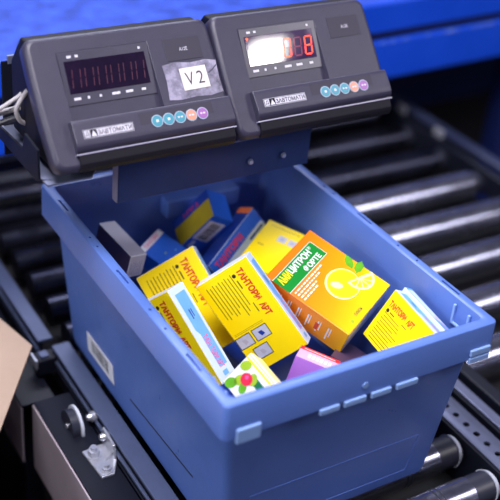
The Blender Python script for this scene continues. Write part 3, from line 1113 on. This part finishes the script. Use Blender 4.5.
def indicator(label, off, lit, sticker):
    U = Vector((math.cos(0.0135), math.sin(0.0135), 0))
    P0 = Vector((-0.2649, 0.045, 0.4256)) + U * off
    t = empty('weighing_indicator', label, 'scale display', P0, 0.0135, 'scale displays over the crate')
    # housing: rounded slab with a wedge-shaped recess for the display
    bm = bmesh.new()
    W0, W1, S0, S1, RR = -0.5, 254.0, -9.0, 161.0, 13.0
    cu, cs = (W0 + W1) / 2, (S0 + S1) / 2
    rings = []
    for ins, n in ((5.0, -30.0), (0.8, -22.0), (0.0, -9.0), (1.0, -4.5), (3.2, -1.4), (7.0, 0.0)):
        pts = rrect((W1 - W0) / 2 - ins, (S1 - S0) / 2 - ins, max(RR - ins * 0.6, 2), 5)
        rings.append([bm.verts.new(FM @ Vector(((x + cu + math.copysign(2.2, x) * max(0, 1 - (y / 80) ** 2)) / 1000, (y + cs) / 1000, n / 1000))) for x, y in dense(pts)])
    k = len(rings[0])
    smooth = []
    for a, b in zip(rings, rings[1:]):
        for i in range(k):
            smooth.append(bm.faces.new((a[i], a[(i + 1) % k], b[(i + 1) % k], b[i])))
    bm.faces.new(rings[0][::-1])
    for f in smooth:
        f.smooth = True
    u0, u1, s0, s1, dep = 36.0, 161.5, 50.0, 138.0, -8.5
    top = [bm.verts.new(FM @ Vector((u / 1000, s / 1000, 0))) for u, s in ((u0, s0), (u1, s0), (u1, s1), (u0, s1))]
    bot = [bm.verts.new(FM @ Vector((u / 1000, s / 1000, n / 1000))) for u, s, n in ((u0 + 1.5, s0, dep), (u1 - 1.5, s0, dep), (u1 - 1, s1, -0.4), (u0 + 1, s1, -0.4))]
    ed = []
    for L in (rings[-1], top):
        for i in range(len(L)):
            v0, v1 = L[i], L[(i + 1) % len(L)]
            ed.append(bm.edges.get((v0, v1)) or bm.edges.new((v0, v1)))
    bmesh.ops.triangle_fill(bm, use_beauty=True, edges=ed)
    for i in range(4):
        bm.faces.new((top[i], top[(i + 1) % 4], bot[(i + 1) % 4], bot[i]))
    bm.faces.new(bot)
    bmesh.ops.recalc_face_normals(bm, faces=bm.faces[:])
    me = bpy.data.meshes.new('housing')
    bm.to_mesh(me)
    bm.free()
    me.materials.append(CASE)
    o = bpy.data.objects.new('housing', me)
    COL.objects.link(o)
    o.parent = t
    # rear cover, darker, set in from the sides
    mb = MB()
    mb.prism([(0.004, -0.012), (0.030, -0.0195), (0.16, -0.0195), (0.16, 0.075), (0.125, 0.118), (0.105, 0.118), (0.012, 0.000)], 0.006, 0.246, CASE_D,
             M=Matrix(((0, 0, 1, 0), (1, 0, 0, 0), (0, 1, 0, 0), (0, 0, 0, 1))), bev=0.003)
    mb.build('rear_cover', t)
    # raised keypad ledge along the foot of the face
    mb = MB()
    PM = FM @ Matrix(((0, 0, 1, 0), (1, 0, 0, 0), (0, 1, 0, 0), (0, 0, 0, 1)))
    pr = [(50, -8), (50, 7), (48.5, 9), (45, 9.8), (22, 11.2), (17, 10.6), (13, 8.4), (10, 4.6), (9, -8)]
    mb.prism([(s / 1000, n / 1000) for s, n in pr], 0.029, 0.2525, CASE, M=PM, bev=0.0012)
    led = mb.build('keypad_ledge', t)
    mb = MB()
    mb.prism([(s / 1000, n / 1000) for s, n in ((9.2, -8), (9.2, 5.2), (7.6, 5.2), (7.6, -8))], 0.028, 0.2535, SEAM, M=PM)
    mb.build('seam_strip', t)
    mb = MB()
    mb.prism([(s / 1000, n / 1000) for s, n in ((7.6, -8), (7.6, 4.6), (-4, 3.2), (-9, 0), (-12, -9))], 0.031, 0.2505, CASE_D, M=PM, bev=0.001)
    mb.build('lower_lip', t)
    # keypad film with five round keys
    KM = FM @ T((0, 0, 0.0105)) @ Matrix.Rotation(R(-3.4), 4, 'X')
    mb = MB()
    mb.rect(0.118, 0.0185, 0.2230, 0.0425, CARD, 0.00065, FM @ T((0.0, 0.003, 0.0112)) @ Matrix.Rotation(R(-2.4), 4, 'X'))
    for sx, x in ((0, 0.2235),):
        pass
    film = mb.build('keypad_film', t)
    LMx = FM @ T((0.0, 0.003, 0.0120)) @ Matrix.Rotation(R(-2.4), 4, 'X')
    for i, m_ in enumerate((TEAL, TEAL, TEAL, ORNG, PURP)):
        mb = MB()
        x = 0.1410 + i * 0.0163
        mb.cyl((x, 0.0288, 0), (x, 0.0288, 0.0008), 0.0080, KEYRIM, 28, M=LMx)
        mb.cyl((x, 0.0288, 0.0008), (x, 0.0288, 0.0011), 0.0068, m_, 28, M=LMx)
        if i < 2:
            mb.rect(x - 0.0018, 0.0271, x + 0.0018, 0.0306, SILK, 0.0013, LMx)
        else:
            mb.rect(x - 0.0036, 0.0278, x - 0.0008, 0.0300, SILK, 0.0013, LMx)
            mb.rect(x + 0.0004, 0.0278, x + 0.0036, 0.0300, SILK, 0.0013, LMx)
        mb.build('key', t)
    # brand plate
    mb = MB()
    BM = LMx @ T((-0.0035, -0.0048, 0)) @ Matrix.Diagonal((0.94, 1, 1, 1))
    mb.rect(0.047, 0.0270, 0.1185, 0.0380, SILK, 0.0, BM)
    mb.rect(0.0475, 0.0275, 0.118, 0.0375, CASE_D, 0.0001, BM)
    mb.rect(0.0485, 0.0283, 0.0562, 0.0368, SILK, 0.0002, BM)
    mb.text('Д', 0.0498, 0.0293, 0.0052, 0.0060, CASE_D, 0.0003, BM, bold=0.02)
    mb.poly([(0.0575, 0.0286), (0.0655, 0.0286), (0.0615, 0.0362)], SILK, 0.0002, BM)
    mb.rect(0.0662, 0.0283, 0.1172, 0.0368, SILK, 0.0002, BM)
    mb.text('ЗАВТОМАТИ', 0.0672, 0.0294, 0.0490, 0.0062, CASE_D, 0.0003, BM, bold=0.025)
    mb.build('brand_plate', t)
    # display panel lying on the recess floor
    ang = math.atan2(-dep - 0.4, s1 - s0)
    DM = FM @ T((0, 0.138, -0.0004)) @ Matrix.Rotation(ang, 4, 'X')   # y runs down-negative from the top edge of the recess
    mb = MB()
    mb.box((0.0988, -0.0345, 0.0005), (0.1225, 0.066, 0.0016), PANEL, 0.0004, DM)
    for x, wd in ((0.049, 0.006), (0.060, 0.004), (0.146, 0.003)):
        mb.rect(x, -0.0085, x + wd, -0.0055, SILK, 0.0016, DM)
    for x, wd in ((0.047, 0.009), (0.065, 0.003), (0.081, 0.003), (0.098, 0.011), (0.117, 0.010), (0.139, 0.006)):
        mb.rect(x, -0.0610, x + wd, -0.0578, SILK, 0.0016, DM)
    pan = mb.build('display_panel', t)
    mb = MB()
    mb.box((0.0985, -0.0325, 0.0015), (0.1095, 0.0405, 0.0012), GLASS_R if lit else GLASS, 0.0003, DM)
    win = mb.build('display_window', pan)
    mb = MB()
    digits = ['8', '8', '8', '0', '-', '8'] if lit else ['8'] * 6
    for i, dg in enumerate(digits):
        x0, y0, ww, hh = 0.0490 + i * 0.0174, -0.0470, 0.0108, 0.0245
        for sname, ((ax_, ay), (bx, by_)) in SEGS.items():
            if lit:
                on = i in (3, 5) and not (dg == '0' and sname == 'g')
                m_ = SEG_ON if on else SEG_OFF if i == 4 else SEG_IDLE
            else:
                m_ = SEG_IDLE
                if sname in 'adg':
                    continue
            sh = 0.12
            p = Vector((x0 + ax_ * ww + ay * hh * sh, y0 + ay * hh)); q = Vector((x0 + bx * ww + by_ * hh * sh, y0 + by_ * hh))
            dv = (q - p).normalized(); nn = Vector((-dv.y, dv.x)) * (0.00085 if lit else 0.0006)
            if lit and i < 3:
                continue
            p += dv * 0.0009; q -= dv * 0.0009
            mb.poly([tuple(p - nn), tuple(q - nn), tuple(q + nn), tuple(p + nn)], m_, 0.0023, DM)
    if lit:
        mb.disc(0.0475, -0.0155, 0.0018, SEG_ON, 0.0023, DM)
    mb.build('digits', pan)
    # dark model card on the raised right-hand half
    mb = MB()
    fbox(mb, 182, 107, 0.0, 235, 137, 0.7, CARD, 0.3)
    mb.text('А12Е', 0.2030, 0.1195, 0.012, 0.0045, SILK, 0.0009, FM)
    mb.build('model_card', t)
    if sticker:
        mb = MB()
        pts = [(171, 57.5), (188, 55.5), (210, 57), (232, 55.5), (251, 58), (250, 80), (251.5, 101), (236, 104), (214, 102.5), (190, 105.5), (173, 103), (174, 82)]
        mb.prism([(u / 1000, s / 1000) for u, s in pts], 0.0, 0.0004, TAPE, M=FM)
        mb.poly([(0.236, 0.0845), (0.243, 0.088), (0.250, 0.0935), (0.2505, 0.0955), (0.242, 0.0895), (0.2355, 0.0862)], INK, 0.0006, FM)
        tp = mb.build('worn_tape', t)
        mb = MB()
        QM = FM @ T((0.2145, 0.0815, 0.0005)) @ Matrix.Rotation(R(1.0), 4, 'Z')
        mb.box((0, 0, 0.0002), (0.0385, 0.0295, 0.0004), PAPER, 0.0001, QM)
        mb.text('V', -0.0135, -0.0085, 0.012, 0.0170, INK, 0.0006, QM)
        mb.text('2', 0.0035, -0.0085, 0.0095, 0.0170, INK, 0.0006, QM)
        mb.build('paper_sticker', tp)
    return t


indicator('left scale display with unlit window and V2 sticker', 0.0, False, True)
indicator('right scale display with red lit digits and white glare on its window', 0.259, True, False)


# ================================================================== CABLES behind the left display
def cable(label, pts, r, m, group='cables behind the left display'):
    mb = MB()
    base = Vector(pts[0])
    mb.tube([Vector(p) - base for p in pts], r, m)
    o = mb.build('cable')
    o.location = base
    return tag(o, label, 'cable', group)


cable('pale cable looping upward behind the left display', [(-0.2595, 0.150, 0.481), (-0.2640, 0.156, 0.470), (-0.272, 0.158, 0.454), (-0.268, 0.160, 0.438), (-0.2592, 0.163, 0.430)], 0.0032, CABLE_L)
cable('pale cable running straight out to the left edge under the loop', [(-0.2594, 0.172, 0.468), (-0.268, 0.172, 0.462), (-0.298, 0.174, 0.446), (-0.36, 0.18, 0.42), (-0.42, 0.3, 0.33)], 0.0028, CABLE_L)
cable('thick pale cable below the loop, dipping at the left edge', [(-0.2593, 0.178, 0.446), (-0.275, 0.18, 0.443), (-0.30, 0.182, 0.436), (-0.36, 0.19, 0.40), (-0.44, 0.3, 0.30)], 0.0040, CABLE_L)
cable('dark cable under the thick pale one', [(-0.2593, 0.178, 0.432), (-0.280, 0.178, 0.430), (-0.31, 0.180, 0.419), (-0.37, 0.18, 0.378), (-0.44, 0.26, 0.26)], 0.0042, CABLE_D)
